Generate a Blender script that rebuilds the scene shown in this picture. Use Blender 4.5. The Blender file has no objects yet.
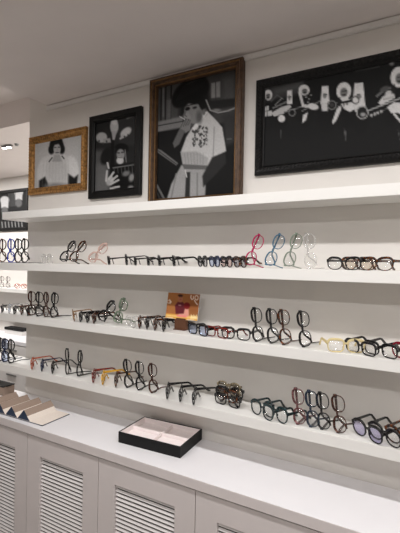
import bpy, bmesh, math, random
import numpy as np
from mathutils import Matrix, Vector
random.seed(7); rng = np.random.default_rng(7)
SC = bpy.context.scene
COL = SC.collection
PI = math.pi

# ------------------------------------------------------------------ materials
def srgb(c):
    def f(v): return v/12.92 if v <= .04045 else ((v+.055)/1.055)**2.4
    return tuple(f(v) for v in c)
def mat(name, rgb, rough=.5, metal=0, noise=.06, scale=30, bump=0, spec=.5, coat=0):
    m = bpy.data.materials.new(name); m.use_nodes = True
    nt = m.node_tree; b = nt.nodes['Principled BSDF']
    c = srgb(rgb)
    tc = nt.nodes.new('ShaderNodeTexCoord'); nz = nt.nodes.new('ShaderNodeTexNoise')
    nz.inputs['Scale'].default_value = scale; nz.inputs['Detail'].default_value = 4
    nt.links.new(tc.outputs['Object'], nz.inputs['Vector'])
    rp = nt.nodes.new('ShaderNodeValToRGB')
    rp.color_ramp.elements[0].position = .3; rp.color_ramp.elements[1].position = .7
    rp.color_ramp.elements[0].color = tuple(v*(1-noise) for v in c)+(1,)
    rp.color_ramp.elements[1].color = tuple(min(1, v*(1+noise)) for v in c)+(1,)
    nt.links.new(nz.outputs['Fac'], rp.inputs['Fac']); nt.links.new(rp.outputs['Color'], b.inputs['Base Color'])
    b.inputs['Roughness'].default_value = rough; b.inputs['Metallic'].default_value = metal
    b.inputs['Specular IOR Level'].default_value = spec; b.inputs['Coat Weight'].default_value = coat
    if bump:
        bp = nt.nodes.new('ShaderNodeBump'); bp.inputs['Strength'].default_value = bump; bp.inputs['Distance'].default_value = .002
        nt.links.new(nz.outputs['Fac'], bp.inputs['Height']); nt.links.new(bp.outputs['Normal'], b.inputs['Normal'])
    return m
def see_through(name, rgb, gloss=.08, body=0.0, rough=.08):
    """thin clear plastic or lens: mostly passes light, a little gloss, some body colour"""
    m = bpy.data.materials.new(name); m.use_nodes = True
    nt = m.node_tree; nt.nodes.clear()
    out = nt.nodes.new('ShaderNodeOutputMaterial'); t = nt.nodes.new('ShaderNodeBsdfTransparent'); g = nt.nodes.new('ShaderNodeBsdfGlossy')
    t.inputs['Color'].default_value = tuple(rgb)+(1,); g.inputs['Roughness'].default_value = rough
    g.inputs['Color'].default_value = (1, 1, 1, 1)
    a = nt.nodes.new('ShaderNodeMixShader'); a.inputs['Fac'].default_value = gloss
    nt.links.new(t.outputs[0], a.inputs[1]); nt.links.new(g.outputs[0], a.inputs[2])
    last = a
    if body:
        df = nt.nodes.new('ShaderNodeBsdfDiffuse'); df.inputs['Color'].default_value = tuple(rgb)+(1,)
        mx = nt.nodes.new('ShaderNodeMixShader'); mx.inputs['Fac'].default_value = body
        nt.links.new(a.outputs[0], mx.inputs[1]); nt.links.new(df.outputs[0], mx.inputs[2]); last = mx
    nt.links.new(last.outputs[0], out.inputs['Surface'])
    return m
def mottled(name, dark, light, scale=90, rough=.22):
    m = bpy.data.materials.new(name); m.use_nodes = True
    nt = m.node_tree; b = nt.nodes['Principled BSDF']
    tc = nt.nodes.new('ShaderNodeTexCoord'); nz = nt.nodes.new('ShaderNodeTexNoise'); nz.inputs['Scale'].default_value = scale
    nz.inputs['Detail'].default_value = 3; nt.links.new(tc.outputs['Object'], nz.inputs['Vector'])
    rp = nt.nodes.new('ShaderNodeValToRGB'); rp.color_ramp.elements[0].position = .46; rp.color_ramp.elements[1].position = .68
    rp.color_ramp.elements[0].color = srgb(dark)+(1,); rp.color_ramp.elements[1].color = srgb(light)+(1,)
    nt.links.new(nz.outputs['Fac'], rp.inputs['Fac']); nt.links.new(rp.outputs['Color'], b.inputs['Base Color'])
    b.inputs['Roughness'].default_value = rough
    return m
def emis(name, rgb, s):
    m = bpy.data.materials.new(name); m.use_nodes = True
    b = m.node_tree.nodes['Principled BSDF']; b.inputs['Base Color'].default_value = (.8, .8, .8, 1)
    b.inputs['Emission Color'].default_value = tuple(rgb)+(1,); b.inputs['Emission Strength'].default_value = s
    return m
def vcol(name, rough=.5):
    m = bpy.data.materials.new(name); m.use_nodes = True
    nt = m.node_tree; b = nt.nodes['Principled BSDF']; a = nt.nodes.new('ShaderNodeAttribute'); a.attribute_name = 'tone'
    nt.links.new(a.outputs['Color'], b.inputs['Base Color']); b.inputs['Roughness'].default_value = rough
    b.inputs['Specular IOR Level'].default_value = .12
    return m

M_WALL = mat('wall_paint', (.87, .855, .835), .75, noise=.012, scale=12, bump=.03, spec=.25)
M_CEIL = mat('ceiling_paint', (.90, .87, .855), .85, noise=.015, scale=6, spec=.2)
M_SHELF = mat('shelf_lacquer', (.93, .925, .91), .38, noise=.008, scale=10)
M_TOP = mat('counter_lacquer', (.925, .92, .93), .33, noise=.008, scale=8)
M_CAB = mat('cabinet_paint', (.85, .82, .812), .5, noise=.012, scale=14)
M_LOUV = mat('louvre_paint', (.88, .865, .86), .5, noise=.01, scale=14)
M_INSHADE = mat('cabinet_inside_shade', (.20, .18, .17), .8)  # cabinet interior, its dark colour paints in the shade of louvre and door gaps
M_TRIM = mat('trim_white', (.88, .87, .86), .5, noise=.01)
M_FLOOR = mat('floor_oak', (.42, .40, .385), .45, noise=.2, scale=7)
M_BLACK = mat('black_leatherette', (.065, .065, .07), .55, noise=.25, scale=160, bump=.2, spec=.25)
M_FELT = mat('white_felt', (.95, .915, .91), .9, noise=.02, scale=200, bump=.2, spec=.1)
M_NAVY = mat('navy_cover', (.12, .19, .29), .6, noise=.1, scale=120, bump=.1)
M_CREAM = mat('cream_suede', (.93, .89, .85), .9, noise=.03, scale=150, spec=.1)
M_TAUPE = mat('taupe_suede', (.63, .56, .51), .9, noise=.04, scale=150, spec=.1)
M_GOLD = mat('antique_gold', (.60, .44, .24), .42, metal=.55, noise=.5, scale=70, bump=.5)
M_GILT = mat('gilt_edge', (.46, .34, .20), .38, metal=.6, noise=.2, scale=60)
M_WOOD = mat('walnut_frame', (.30, .215, .145), .5, metal=.15, noise=.35, scale=45, bump=.2)
M_EBONY = mat('ebony_frame', (.05, .047, .045), .45, noise=.3, scale=80, bump=.1, spec=.2)
M_EBONYC = mat('carved_black_frame', (.055, .052, .05), .42, noise=.35, scale=120, bump=.3, spec=.22)
M_PRINT = vcol('photo_print')
M_CARDP = vcol('card_print', .4)
M_KRAFT = mat('brown_card_stand', (.36, .22, .13), .7)
M_STEEL = mat('brushed_steel', (.6, .6, .6), .3, metal=.9)
M_LAMP = emis('lamp_lens', (1, .95, .88), 14)
M_LED = emis('led_line', (1, .93, .82), 5)

FR = {
 'black': mat('acetate_black', (.075, .072, .075), .22), 'tortoise': mottled('acetate_tortoise', (.10, .065, .05), (.50, .27, .12)),
 'blue': mat('acetate_blue', (.16, .22, .62), .25), 'navy': mat('acetate_navy', (.12, .15, .26), .25), 'teal': mat('acetate_steel_blue', (.25, .42, .52), .25),
 'magenta': mat('acetate_magenta', (.72, .06, .34), .25), 'sage': mat('acetate_grey_green', (.48, .53, .47), .3), 'green': mottled('acetate_green', (.36, .42, .35), (.60, .65, .57)),
 'clear': see_through('acetate_clear', (.90, .90, .89), .16, .22), 'blush': see_through('acetate_blush', (.82, .62, .55), .1, .6),
 'brown': mottled('acetate_brown', (.20, .12, .10), (.42, .27, .21)), 'honey': mottled('acetate_honey', (.48, .36, .26), (.72, .60, .46)),
 'red': mottled('acetate_red', (.38, .09, .08), (.62, .20, .13)), 'yellow': see_through('acetate_yellow', (.86, .74, .42), .08, .72),
 'yellowdeep': mat('acetate_bright_yellow', (.85, .65, .18), .25), 'crimson': mat('acetate_crimson', (.48, .06, .14), .25), 'orange': mottled('acetate_orange', (.62, .28, .18), (.86, .50, .36)),
 'khaki': mottled('acetate_khaki', (.42, .38, .30), (.66, .61, .50)), 'darkteal': mottled('acetate_dark_teal', (.07, .12, .13), (.16, .27, .28)), 'mauve': mottled('acetate_mauve', (.34, .20, .20), (.62, .44, .44)),
 'slate': mat('acetate_slate', (.16, .20, .26), .25),
}
LN = {'clear': see_through('lens_clear', (.96, .96, .96), .04), 'grey': see_through('lens_grey', (.74, .74, .76), .08), 'blue': see_through('lens_blue', (.76, .81, .92), .08),
 'rose': see_through('lens_rose', (.88, .79, .78), .08), 'amber': see_through('lens_amber', (.95, .90, .84), .06), 'violet': see_through('lens_violet', (.82, .80, .93), .06)}

# ------------------------------------------------------------------ mesh helpers
def box(bm, x0, x1, y0, y1, z0, z1, mi=0, bev=0):
    vs = [bm.verts.new((x, y, z)) for z in (z0, z1) for y in (y0, y1) for x in (x0, x1)]
    fs = [bm.faces.new([vs[i] for i in q]) for q in ((0, 2, 3, 1), (4, 5, 7, 6), (0, 1, 5, 4), (2, 6, 7, 3), (0, 4, 6, 2), (1, 3, 7, 5))]
    for f in fs: f.material_index = mi
    if bev:
        es = list({e for f in fs for e in f.edges})
        r = bmesh.ops.bevel(bm, geom=es, offset=bev, segments=2, affect='EDGES')
        for f in r['faces']: f.material_index = mi
    return fs
def sweep(bm, rings, closed=False, caps=True, mi=0):
    """join vertex rings (lists of coordinates, all equally long) into a skin"""
    R = [[bm.verts.new(p) for p in r] for r in rings]
    n = len(R[0]); k = len(R)
    for i in range(k if closed else k-1):
        a, b = R[i], R[(i+1) % k]
        for j in range(n):
            f = bm.faces.new((a[j], a[(j+1) % n], b[(j+1) % n], b[j])); f.material_index = mi
    if caps and not closed:
        bm.faces.new(R[0][::-1]).material_index = mi; bm.faces.new(R[-1]).material_index = mi
def mesh_of(bm, name, mats=(), smooth=False):
    bmesh.ops.recalc_face_normals(bm, faces=bm.faces)
    me = bpy.data.meshes.new(name); bm.to_mesh(me); bm.free()
    for m in mats: me.materials.append(m)
    if smooth:
        me.polygons.foreach_set('use_smooth', [True]*len(me.polygons))
    return me
def put(name, me, parent=None, label=None, cat=None, group=None, kind=None):
    o = bpy.data.objects.new(name, me); COL.objects.link(o)
    if parent: o.parent = parent
    if label: o['label'] = label
    if cat: o['category'] = cat
    if group: o['group'] = group
    if kind: o['kind'] = kind
    return o
def obj(name, bm, m, parent=None, smooth=False, **kw):
    return put(name, mesh_of(bm, name, m if isinstance(m, (list, tuple)) else [m], smooth), parent, **kw)
def empty(name, loc, label, cat, group=None, rz=0):
    o = bpy.data.objects.new(name, None); COL.objects.link(o); o.location = loc; o.rotation_euler = (0, 0, rz); o.empty_display_size = .05
    o['label'] = label; o['category'] = cat
    if group: o['group'] = group
    return o
def boxes(name, m, *bs, parent=None, bev=0, **kw):
    bm = bmesh.new()
    for b in bs: box(bm, *b, bev=bev)
    return obj(name, bm, m, parent, **kw)

# ------------------------------------------------------------------ the room
XC = -2.2025            # left corner of the display wall
ZC = 2.689              # ceiling over the display
ZH = 2.905              # higher ceiling to the left
YA = 1.362              # back wall of the recess
ZA = 2.727              # ceiling of the recess
XL, XR, YB = -6.0, 1.9, -3.8
boxes('floor', M_FLOOR, (XL-.1, XR+.1, YB-.1, YA+.1, -.1, 0), kind='structure')
boxes('wall_back', M_WALL, (XC, XR, 0, .18, 0, ZH), kind='structure')
boxes('wall_right', M_WALL, (XR, XR+.1, YB, .18, 0, ZH), kind='structure')
boxes('wall_front', M_WALL, (XL, XR, YB-.1, YB, 0, ZH), kind='structure')
boxes('wall_left', M_WALL, (XL-.1, XL, YB, YA, 0, ZH), kind='structure')
boxes('wall_recess', M_WALL, (XL, XC+.3, YA, YA+.1, 0, ZH), kind='structure')
boxes('wall_recess_side', M_WALL, (XC, XC+.12, .18, YA, 0, ZH), kind='structure')
boxes('ceiling', M_CEIL, (-2.033, XR, YB, 0, ZC, ZH), kind='structure')
boxes('ceiling_high', M_CEIL, (XL, XR, YB, YA, ZH, ZH+.1), kind='structure')
boxes('ceiling_recess', M_CEIL, (XL, XC, .2, YA, ZA, ZH), kind='structure')
boxes('trim_1', M_TRIM, (-2.035, XR, -.016, 0, 2.661, 2.686), kind='structure', bev=.003)

# ------------------------------------------------------------------ shelves, counter, cabinets
for nm, x0, z, lab in (
    ('wall_shelf', XC, 1.9819, 'topmost thick white wall shelf under the framed photographs, holding no glasses'),
    ('wall_shelf', -3.4, 1.6819, 'white wall shelf second from the top with magenta and blue standing glasses'),
    ('wall_shelf', -3.4, 1.3819, 'white wall shelf in the middle of the glasses shelves, carrying the orange picture card'),
    ('wall_shelf', -3.4, 1.0819, 'lowest white wall shelf, just over the counter, with the heap of folded glasses')):
    bs = [(x0, XR-.002, -.1807, -.0008, z, z+.0426)]
    boxes(nm, M_SHELF, *bs, bev=.0012, label=lab, cat='shelf', group='white display shelves on the wall')
ct = empty('countertop', (-.75, -.17, .8605), 'long white counter top under the shelves holding the black tray', 'counter')
bm = bmesh.new(); box(bm, -2.65, 2.648, -.1632, .1692, 0, .0395, bev=.0012); obj('slab', bm, M_TOP, ct)
bm = bmesh.new(); box(bm, -2.65, 2.648, -.165, -.1634, 0, .0392, bev=.0006); obj('front_edge', bm, M_CAB, ct)

def cabinet(x0, x1, lab):
    t = empty('cabinet', ((x0+x1)/2, -.16, 0), lab, 'cabinet', 'louvred cabinets under the counter')
    L = lambda a, b: (a-(x0+x1)/2, b-(x0+x1)/2)
    a, b = L(x0, x1); yo = .16
    bm = bmesh.new()                                   # carcass
    box(bm, a+.001, a+.018, -.30+yo, -.002+yo, .08, .8595); box(bm, b-.018, b-.001, -.30+yo, -.002+yo, .08, .8595)
    box(bm, a+.018, b-.018, -.30+yo, -.002+yo, .08, .098); box(bm, a+.018, b-.018, -.02+yo, -.002+yo, .098, .8595)
    box(bm, a+.001, b-.001, -.27+yo, -.25+yo, 0, .08)
    obj('body', bm, M_INSHADE, t)
    bm = bmesh.new()                                   # shaker frame of the door
    z0, z1, s = .085, .8515, .0955
    g = .0018
    y0, y1 = -.325+yo, -.303+yo
    box(bm, a+g, a+s, y0, y1, z0, z1); box(bm, b-s, b-g, y0, y1, z0, z1)
    box(bm, a+s, b-s, y0, y1, .758, z1); box(bm, a+s, b-s, y0, y1, z0, .18)
    d = obj('door', bm, M_CAB, t)
    bm = bmesh.new()                                   # the louvre inset with its sloping slats
    p = .0186; z = .758-.011
    while z > .187:
        c, sn = .0060*math.cos(math.radians(58)), .0060*math.sin(math.radians(58))
        yc = -.312+yo; th = .0024
        rings = []
        for x in (a+s+.0004, b-s-.0004):
            rings.append([(x, yc-c, z-sn), (x, yc-c+th*.8, z-sn-th*.1+.0), (x, yc+c, z+sn-th), (x, yc+c-.001, z+sn), (x, yc-c-.0006, z-sn+th)])
        sweep(bm, rings); z -= p
    box(bm, a+s+.0004, b-s-.0004, -.3035+yo, -.301+yo, .181, .757, mi=1)  # dark backing sheet, painted shade between the slats
    obj('louvre_panel', bm, [M_LOUV, M_INSHADE], d)
XD = (-2.744, -2.250, -1.756, -1.270, -.764, -.262, .240, .742, 1.244)
CL = ['off white louvred cabinet under the counter, furthest left beyond the wall corner',
      'off white louvred cabinet at the left picture edge, under the navy folding stand',
      'off white louvred cabinet directly right of the one under the navy folding stand',
      'off white louvred cabinet below the black tray',
      'off white louvred cabinet at the bottom right, right of the one below the black tray',
      'off white louvred cabinet right of the picture, under the bare counter',
      'off white louvred cabinet second right of the picture edge, under the bare counter',
      'off white louvred cabinet at the right wall, last of the run']
for i in range(8): cabinet(XD[i], XD[i+1], CL[i])

# ------------------------------------------------------------------ painted prints
def homog(q):
    A = []; B = []
    for (x, y), (u, v) in zip(q, ((0, 0), (1, 0), (1, 1), (0, 1))):
        A += [[u, v, 1, 0, 0, 0, -u*x, -v*x], [0, 0, 0, u, v, 1, -u*y, -v*y]]; B += [x, y]
    return np.append(np.linalg.solve(np.array(A), np.array(B)), 1).reshape(3, 3)
class Paint:
    """a picture painted on a fine grid of vertices; shapes are given in the picture's own drawing units"""
    def __init__(s, quad, w, h, bg, step=.0045):
        s.nx, s.ny = max(8, int(w/step)), max(8, int(h/step))
        u, v = np.meshgrid(np.linspace(0, 1, s.nx), np.linspace(0, 1, s.ny))
        H = homog(quad); k = H[2, 0]*u+H[2, 1]*v+1
        s.X = (H[0, 0]*u+H[0, 1]*v+H[0, 2])/k; s.Y = (H[1, 0]*u+H[1, 1]*v+H[1, 2])/k
        s.w, s.h = w, h
        s.C = np.zeros(u.shape+(3,)); s.C[:] = s.col(bg)
        s.uv = (u, v)
    def col(s, t): return np.array((t, t, t) if np.isscalar(t) else t, float)
    def mix(s, a, t): s.C += (s.col(t)-s.C)*np.clip(a, 0, 1)[..., None]
    def ell(s, cx, cy, rx, ry, t, rot=0, f=.8, o=1):
        c, n = math.cos(math.radians(rot)), math.sin(math.radians(rot))
        dx, dy = s.X-cx, s.Y-cy; a, b = (dx*c+dy*n)/rx, (-dx*n+dy*c)/ry
        d = (np.sqrt(a*a+b*b)-1)*min(rx, ry); s.mix(o*(.5-d/f), t)
    def ring(s, cx, cy, rx, ry, wd, t, o=1, f=.7):
        a, b = (s.X-cx)/rx, (s.Y-cy)/ry; d = np.abs(np.sqrt(a*a+b*b)-1)*min(rx, ry)-wd; s.mix(o*(.5-d/f), t)
    def seg(s, p, q):
        px, py = p; qx, qy = q; ex, ey = qx-px, qy-py
        t = np.clip(((s.X-px)*ex+(s.Y-py)*ey)/(ex*ex+ey*ey+1e-9), 0, 1)
        return np.hypot(s.X-px-t*ex, s.Y-py-t*ey)
    def line(s, pts, wd, t, o=1, f=.7):
        d = np.min([s.seg(p, q) for p, q in zip(pts, pts[1:])], axis=0); s.mix(o*(.5-(d-wd/2)/f), t)
    def poly(s, pts, t, f=.8, o=1):
        ins = np.zeros(s.X.shape, bool); d = np.full(s.X.shape, 1e9)
        for p, q in zip(pts, pts[1:]+pts[:1]):
            d = np.minimum(d, s.seg(p, q))
            c = ((p[1] > s.Y) != (q[1] > s.Y)); yy = np.where(abs(q[1]-p[1]) < 1e-9, 1e-9, q[1]-p[1])
            ins ^= c & (s.X < (q[0]-p[0])*(s.Y-p[1])/yy+p[0])
        s.mix(o*(.5-np.where(ins, -d, d)/f), t)
    def grain(s, a): s.C *= 1+a*rng.standard_normal(s.X.shape)[..., None]
    def build(s, name, x0, z0, y, parent, m, lean=0):
        u, v = s.uv; nx, ny = s.nx, s.ny
        P = np.stack([x0+u*s.w, y+(1-v)*lean, z0+(1-v)*s.h], -1).reshape(-1, 3)
        idx = np.arange(nx*ny).reshape(ny, nx)
        F = np.stack([idx[:-1, :-1], idx[1:, :-1], idx[1:, 1:], idx[:-1, 1:]], -1).reshape(-1, 4)
        me = bpy.data.meshes.new(name); me.from_pydata(P.tolist(), [], F.tolist())
        C = np.clip(s.C, 0, 1); C = np.where(C <= .04045, C/12.92, ((C+.055)/1.055)**2.4).reshape(-1, 3)
        at = me.color_attributes.new('tone', 'FLOAT_COLOR', 'POINT')
        at.data.foreach_set('color', np.c_[C, np.ones(len(C))].ravel().astype(np.float32))
        me.materials.append(m)
        return put(name, me, parent)

def moulding(bm, w, h, prof, seg=.012, amp=0, row=(), mi_of=None):
    """mitred picture frame: prof = (inset, depth) pairs, swept round a w x h rectangle standing in the XZ plane"""
    rings = []; cor = [(0, 0, 1, 1), (w, 0, -1, 1), (w, h, -1, -1), (0, h, 1, -1)]
    n = [max(2, int(w/seg)), max(2, int(h/seg))]
    for k in range(4):
        a, b = cor[k], cor[(k+1) % 4]; m = n[k % 2]
        for i in range(m):
            t = i/m; r = []
            for j, (ins, dp) in enumerate(prof):
                xa, za = a[0]+a[2]*ins, a[1]+a[3]*ins; xb, zb = b[0]+b[2]*ins, b[1]+b[3]*ins
                dd = dp+(amp*(.5+.5*math.cos(i*PI)) if j in row else 0)
                r.append((xa+(xb-xa)*t, -dd, za+(zb-za)*t))
            rings.append(r)
    R = [[bm.verts.new(p) for p in r] for r in rings]; np_ = len(prof)
    for i in range(len(R)):
        a, b = R[i], R[(i+1) % len(R)]
        for j in range(np_):
            f = bm.faces.new((a[j], a[(j+1) % np_], b[(j+1) % np_], b[j])); f.material_index = mi_of[j] if mi_of else 0
def picture(lab, x0, x1, z0, z1, prof, mats, inset, y, paint, amp=0, row=(), mi_of=None, seg=.012, gap=.001, grp='framed photographs on the wall'):
    t = empty('framed_photograph', ((x0+x1)/2, y, z0), lab, 'picture', grp)
    w, h = x1-x0, z1-z0
    bm = bmesh.new(); moulding(bm, w, h, prof, seg, amp, row, mi_of)
    f = obj('frame', bm, mats, t); f.location = (-w/2, 0, 0)
    bm = bmesh.new(); box(bm, -w/2+.006, w/2-.006, -.006, -.001, .006, h-.006); obj('backing_board', bm, M_KRAFT, t)
    paint.build('print', -w/2+inset-.003, inset-.003, -.0075, t, M_PRINT)
    return t
def sized(x0, x1, z0, z1, inset): return (x1-x0-2*inset+.006, z1-z0-2*inset+.006)

# --- portrait in the ornate gold frame
q = [(34.9, 143.5), (81.5, 134.4), (80.7, 183.5), (34.2, 188.8)]
P = Paint(q, .400, .283, .70)
P.ell(56, 160, 24, 30, .76, f=20, o=.5)
P.poly([(43, 158), (50, 155), (63, 154), (71, 158), (76, 170), (79, 186), (38, 190), (38, 176)], .78, f=2)
P.ell(42.5, 171, 5.5, 12, .80, 10, f=2); P.ell(73, 168, 5.5, 12, .83, -10, f=2)
P.poly([(39, 181), (45, 177), (49, 187), (39, 190)], .13, f=2); P.poly([(68, 174), (74, 178), (78, 175), (77, 185), (68, 186)], .12, f=2)
P.ell(57, 172, 11, 12, .74, f=5, o=.8); P.ell(57, 187, 12, 4, .55, f=3)
for i in range(9): P.line([(44+i*3, 160), (42+i*3.4, 186)], .5, .62, o=.35)
P.ell(56.5, 145.5, 7, 7.6, .08, f=1.5); P.ell(51.3, 150, 3, 4.6, .09, f=1.5); P.ell(61.8, 149.5, 3, 4.8, .09, f=1.5); P.ell(57, 140.5, 5, 3.5, .07, f=1.5)
P.poly([(54, 155), (60, 155), (62, 162), (52, 162)], .62, f=1.5); P.line([(52, 158), (49, 162)], 1.2, .25); P.line([(62, 156.5), (64, 159)], 1.2, .25)
P.ell(57, 149.5, 3.6, 5.6, .66, f=1); P.line([(54.4, 148), (56, 147.7)], .8, .15); P.line([(58, 147.6), (59.6, 147.6)], .8, .15)
P.line([(57, 148.5), (57.2, 151)], .5, .5); P.line([(55.8, 153), (58.4, 152.8)], .9, .25); P.ell(55.5, 143.5, 2.6, 1.4, .1)
P.grain(.02)
picture('small portrait of a dark haired sitter in pale puffed sleeves, ornate gold frame', -2.179, -1.694, 2.149, 2.511,
        [(0, 0), (0, .014), (.006, .022), (.016, .018), (.026, .021), (.034, .014), (.043, .010), (.045, .005), (.045, 0)], [M_GOLD], .045, -.002, P, .0045, (1, 2, 4), seg=.009)

# --- narrow black frame with hands and pale petals
q = [(95.7, 123.6), (136.7, 115.0), (135.5, 188.1), (94.6, 192.1)]
P = Paint(q, .290, .385, .13)
P.poly([(93, 150), (108, 150), (108, 193), (93, 194)], .30, f=6); P.poly([(96, 165), (106, 160), (110, 193), (95, 194)], .36, f=6)
P.poly([(117, 118), (137, 112), (137, 145), (119, 146)], .17, f=4); P.line([(127, 118.5), (134, 115)], 1.6, .38)
P.ell(114.2, 126.5, 4.2, 7.6, .66, f=1.2); P.poly([(111.5, 131), (117, 131), (114.5, 140), (112.5, 140)], .6, f=1); P.ell(114.2, 122, 3, 3, .74, f=2)
P.ell(101.5, 137.5, 5.6, 5.2, .62, -20, f=1.4); P.poly([(103, 139), (110, 138), (111, 142.5), (103, 143)], .55, f=1.2)
P.ell(125.8, 132.2, 6.4, 3.8, .70, -40, f=1.4); P.poly([(119, 138.6), (123, 134), (125.5, 137), (120, 139.6)], .62, f=1)
for x, y in ((99, 141), (103, 143.5), (106.5, 141.3), (124.5, 136.6), (128, 135)): P.ell(x, y, .9, 1, .22)
P.poly([(111, 140), (114, 140), (114.2, 168), (110, 168)], .05, f=1.2); P.ell(106, 156, 5, 9, .08, 20, f=2)
P.ell(121.5, 147.5, 6.5, 4.2, .04, f=1.4); P.poly([(115, 150), (128, 147), (129, 151), (115, 153)], .05)
P.ell(120.6, 154.5, 4, 5.5, .52, f=1.2); P.line([(117.6, 153), (119.4, 152.8)], .9, .08); P.line([(121.4, 152.4), (123.4, 152.2)], .9, .08)
P.ell(120, 160.6, 3.6, 3.6, .72, f=1.4); P.line([(118.5, 157.8), (122, 157.6)], .7, .2); P.line([(125, 150), (126.2, 162)], .8, .5)
P.poly([(110, 166), (135, 162), (136, 191), (112, 192)], .05, f=2)
P.line([(113, 168), (134, 164.5)], 1.2, .4)
for i in range(6): P.line([(114+i*3.6, 168.5-i*.6), (114.5+i*3.6, 173)], .7, .3)
P.ell(126, 173.5, 4, 2.6, .42, -20, f=2); P.ell(131.5, 177.5, 2.6, 4.2, .52, 15, f=2); P.ell(131, 188, 3, 2.6, .5, f=2)
P.line([(107.4, 163), (108.6, 168)], 1.8, .7); P.ell(110, 181, 3.6, 5, .60, 25, f=1.4)
for a, b in (((106, 181), (107, 171)), ((109, 179), (113.4, 172.5)), ((111, 181), (117, 176)), ((111, 184), (118.5, 180)), ((110.5, 188.5), (119, 186.5))): P.line([a, b], 2, .68)
P.grain(.02)
picture('narrow black framed photograph with pale petals and a bearded face, beside the gold frame', -1.666, -1.300, 2.094, 2.556,
        [(0, 0), (0, .020), (.004, .024), (.030, .024), (.036, .018), (.041, .016), (.041, 0)], [M_EBONY], .041, -.002, P)

# --- big walnut frame standing on the top shelf
q = [(157.8, 87.5), (237.1, 68.2), (234.7, 193.8), (155.9, 199.8)]
P = Paint(q, .4405, .5725, .10)
P.poly([(155, 84), (182, 78), (178, 122), (155, 130)], .27, f=5)
for x in (161, 165.5, 171): P.line([(x, 85), (x-.5, 120)], 1.4, .10)
P.line([(163, 88), (163, 116)], 1.6, .4, o=.7); P.poly([(166, 100), (172, 98), (171, 118), (166, 119)], .36, f=2, o=.7)
P.poly([(205, 74), (238, 66), (237, 128), (214, 126)], .24, f=4); P.poly([(211, 83), (220, 81), (220, 97), (211, 98)], .52, f=1.2); P.line([(215.5, 82), (215.5, 108)], .8, .2)
P.poly([(222, 78), (236, 74), (236, 102), (222, 100)], .31, f=5, o=.8); P.poly([(208, 101), (236, 98), (234, 106), (212, 110)], .14, f=2)
P.line([(206, 100), (210, 110), (218, 112.5), (228, 110.5), (237, 107)], 1.3, .62); P.ell(216.5, 110, 4, 1.5, .5, f=1.5)
P.poly([(156, 122), (182, 116), (184, 128), (156, 134)], .46, f=2); P.line([(156, 126), (183, 121)], 1.1, .14); P.line([(158, 131), (176, 129)], 1.3, .62, o=.6)
P.poly([(155, 132), (185, 127), (184, 170), (168, 201), (155, 202)], .045, f=2)
P.poly([(156, 148), (161, 150), (178, 163), (176, 165.5), (156, 151.5)], .40, f=.9); P.line([(157, 150), (176, 164)], .7, .14)
P.line([(156.5, 185), (164, 199)], 2.2, .36); P.line([(156, 191), (161, 201)], 1, .2)
P.poly([(216, 124), (238, 120), (236, 198), (202, 199), (205, 170)], .06, f=3); P.poly([(222, 116), (238, 113), (237, 142), (225, 146)], .20, f=5); P.line([(227, 139), (231, 138.5)], 1, .4)
# figure
P.poly([(181, 165), (206, 168), (205, 197), (166, 201), (171, 184)], .58, f=1.4); P.poly([(186, 172), (190, 172), (189.5, 198), (184.5, 199)], .16, f=1.2)
P.line([(176, 174), (171, 198)], 1.6, .47); P.line([(197, 173), (197, 196)], 1.6, .47); P.line([(185, 170), (186.5, 177)], 1, .75)
P.poly([(186, 137), (194, 124), (206, 110), (214, 118), (222, 127), (226, 151), (214, 157.5), (209, 166), (183, 167), (180.5, 152)], .74, f=1.2)
P.poly([(180.5, 152), (196, 151), (208, 158), (207, 167), (183, 167)], .62, f=2); P.poly([(181.5, 164), (207, 165.5), (207, 169.5), (184, 169)], .36, f=1)
for i in range(7): P.line([(184+i*3.2, 153), (185.5+i*2.9, 164)], .7, .5, o=.6)
P.line([(214, 127), (213, 156)], 1.2, .58)
for i in range(70):
    x, y = 192+rng.random()*15, 126+rng.random()*21
    if x+y*.5 > 258: P.ell(x, y, .5+rng.random()*1.1, .5+rng.random()*.9, .18+rng.random()*.2, rng.random()*180, f=.5, o=.85)
P.poly([(212, 157), (225, 152), (226, 163), (214, 176), (203, 187), (202, 176)], .15, f=1.6)
P.poly([(195, 112), (206, 108), (207, 114), (194, 128), (190, 126)], .30, f=1.2); P.poly([(203, 111), (208, 112), (194, 131), (192, 128)], .82, f=.8)
P.ell(188, 92.5, 14.5, 10.5, .06, -18, f=2); P.ell(199.5, 86, 9.5, 10.5, .07, 0, f=2.4); P.ell(178.5, 99, 7, 9, .055, 15, f=2);
P.ell(193, 112.5, 8.8, 11.4, .50, -14, f=1.2); P.ell(186.5, 117, 3.4, 5, .54, -10, f=2); P.ell(199, 117, 3, 6, .34, f=3); P.ell(203.5, 112, 1.8, 3, .42, f=1)
P.ell(182, 100.5, 6.5, 5.5, .06, 20, f=1.6); P.ell(193, 98.5, 10, 5.4, .06, 6, f=1.8); P.ell(202, 104, 3, 5, .07, f=1.6)
for i in range(12): P.line([(176+i*2.3, 101-i*1.2), (183+i*2.2, 86-i*.9), (193+i*1.3, 80-i*.3)], .6, .20, o=.45)
P.line([(190.5, 104.8), (195, 103.6)], .9, .12); P.ell(194.5, 107.5, 2.2, 1.1, .12, -15, f=.8); P.line([(186, 109), (184.4, 115), (186.4, 116.4)], .8, .3); P.line([(185, 119), (189, 119.6)], 1, .2)
P.ell(187.3, 108.6, 2.6, 1.7, .07, -18, f=.8); P.line([(184.5, 106.5), (190, 105)], .8, .1)
P.poly([(180, 124), (187, 118.5), (191, 122), (190, 130), (185, 133), (180, 131)], .47, f=1)
for i in range(4): P.line([(180.5+i*2.3, 127-i*.6), (184+i*2.1, 119.3+i*.3)], .5, .2)
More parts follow.
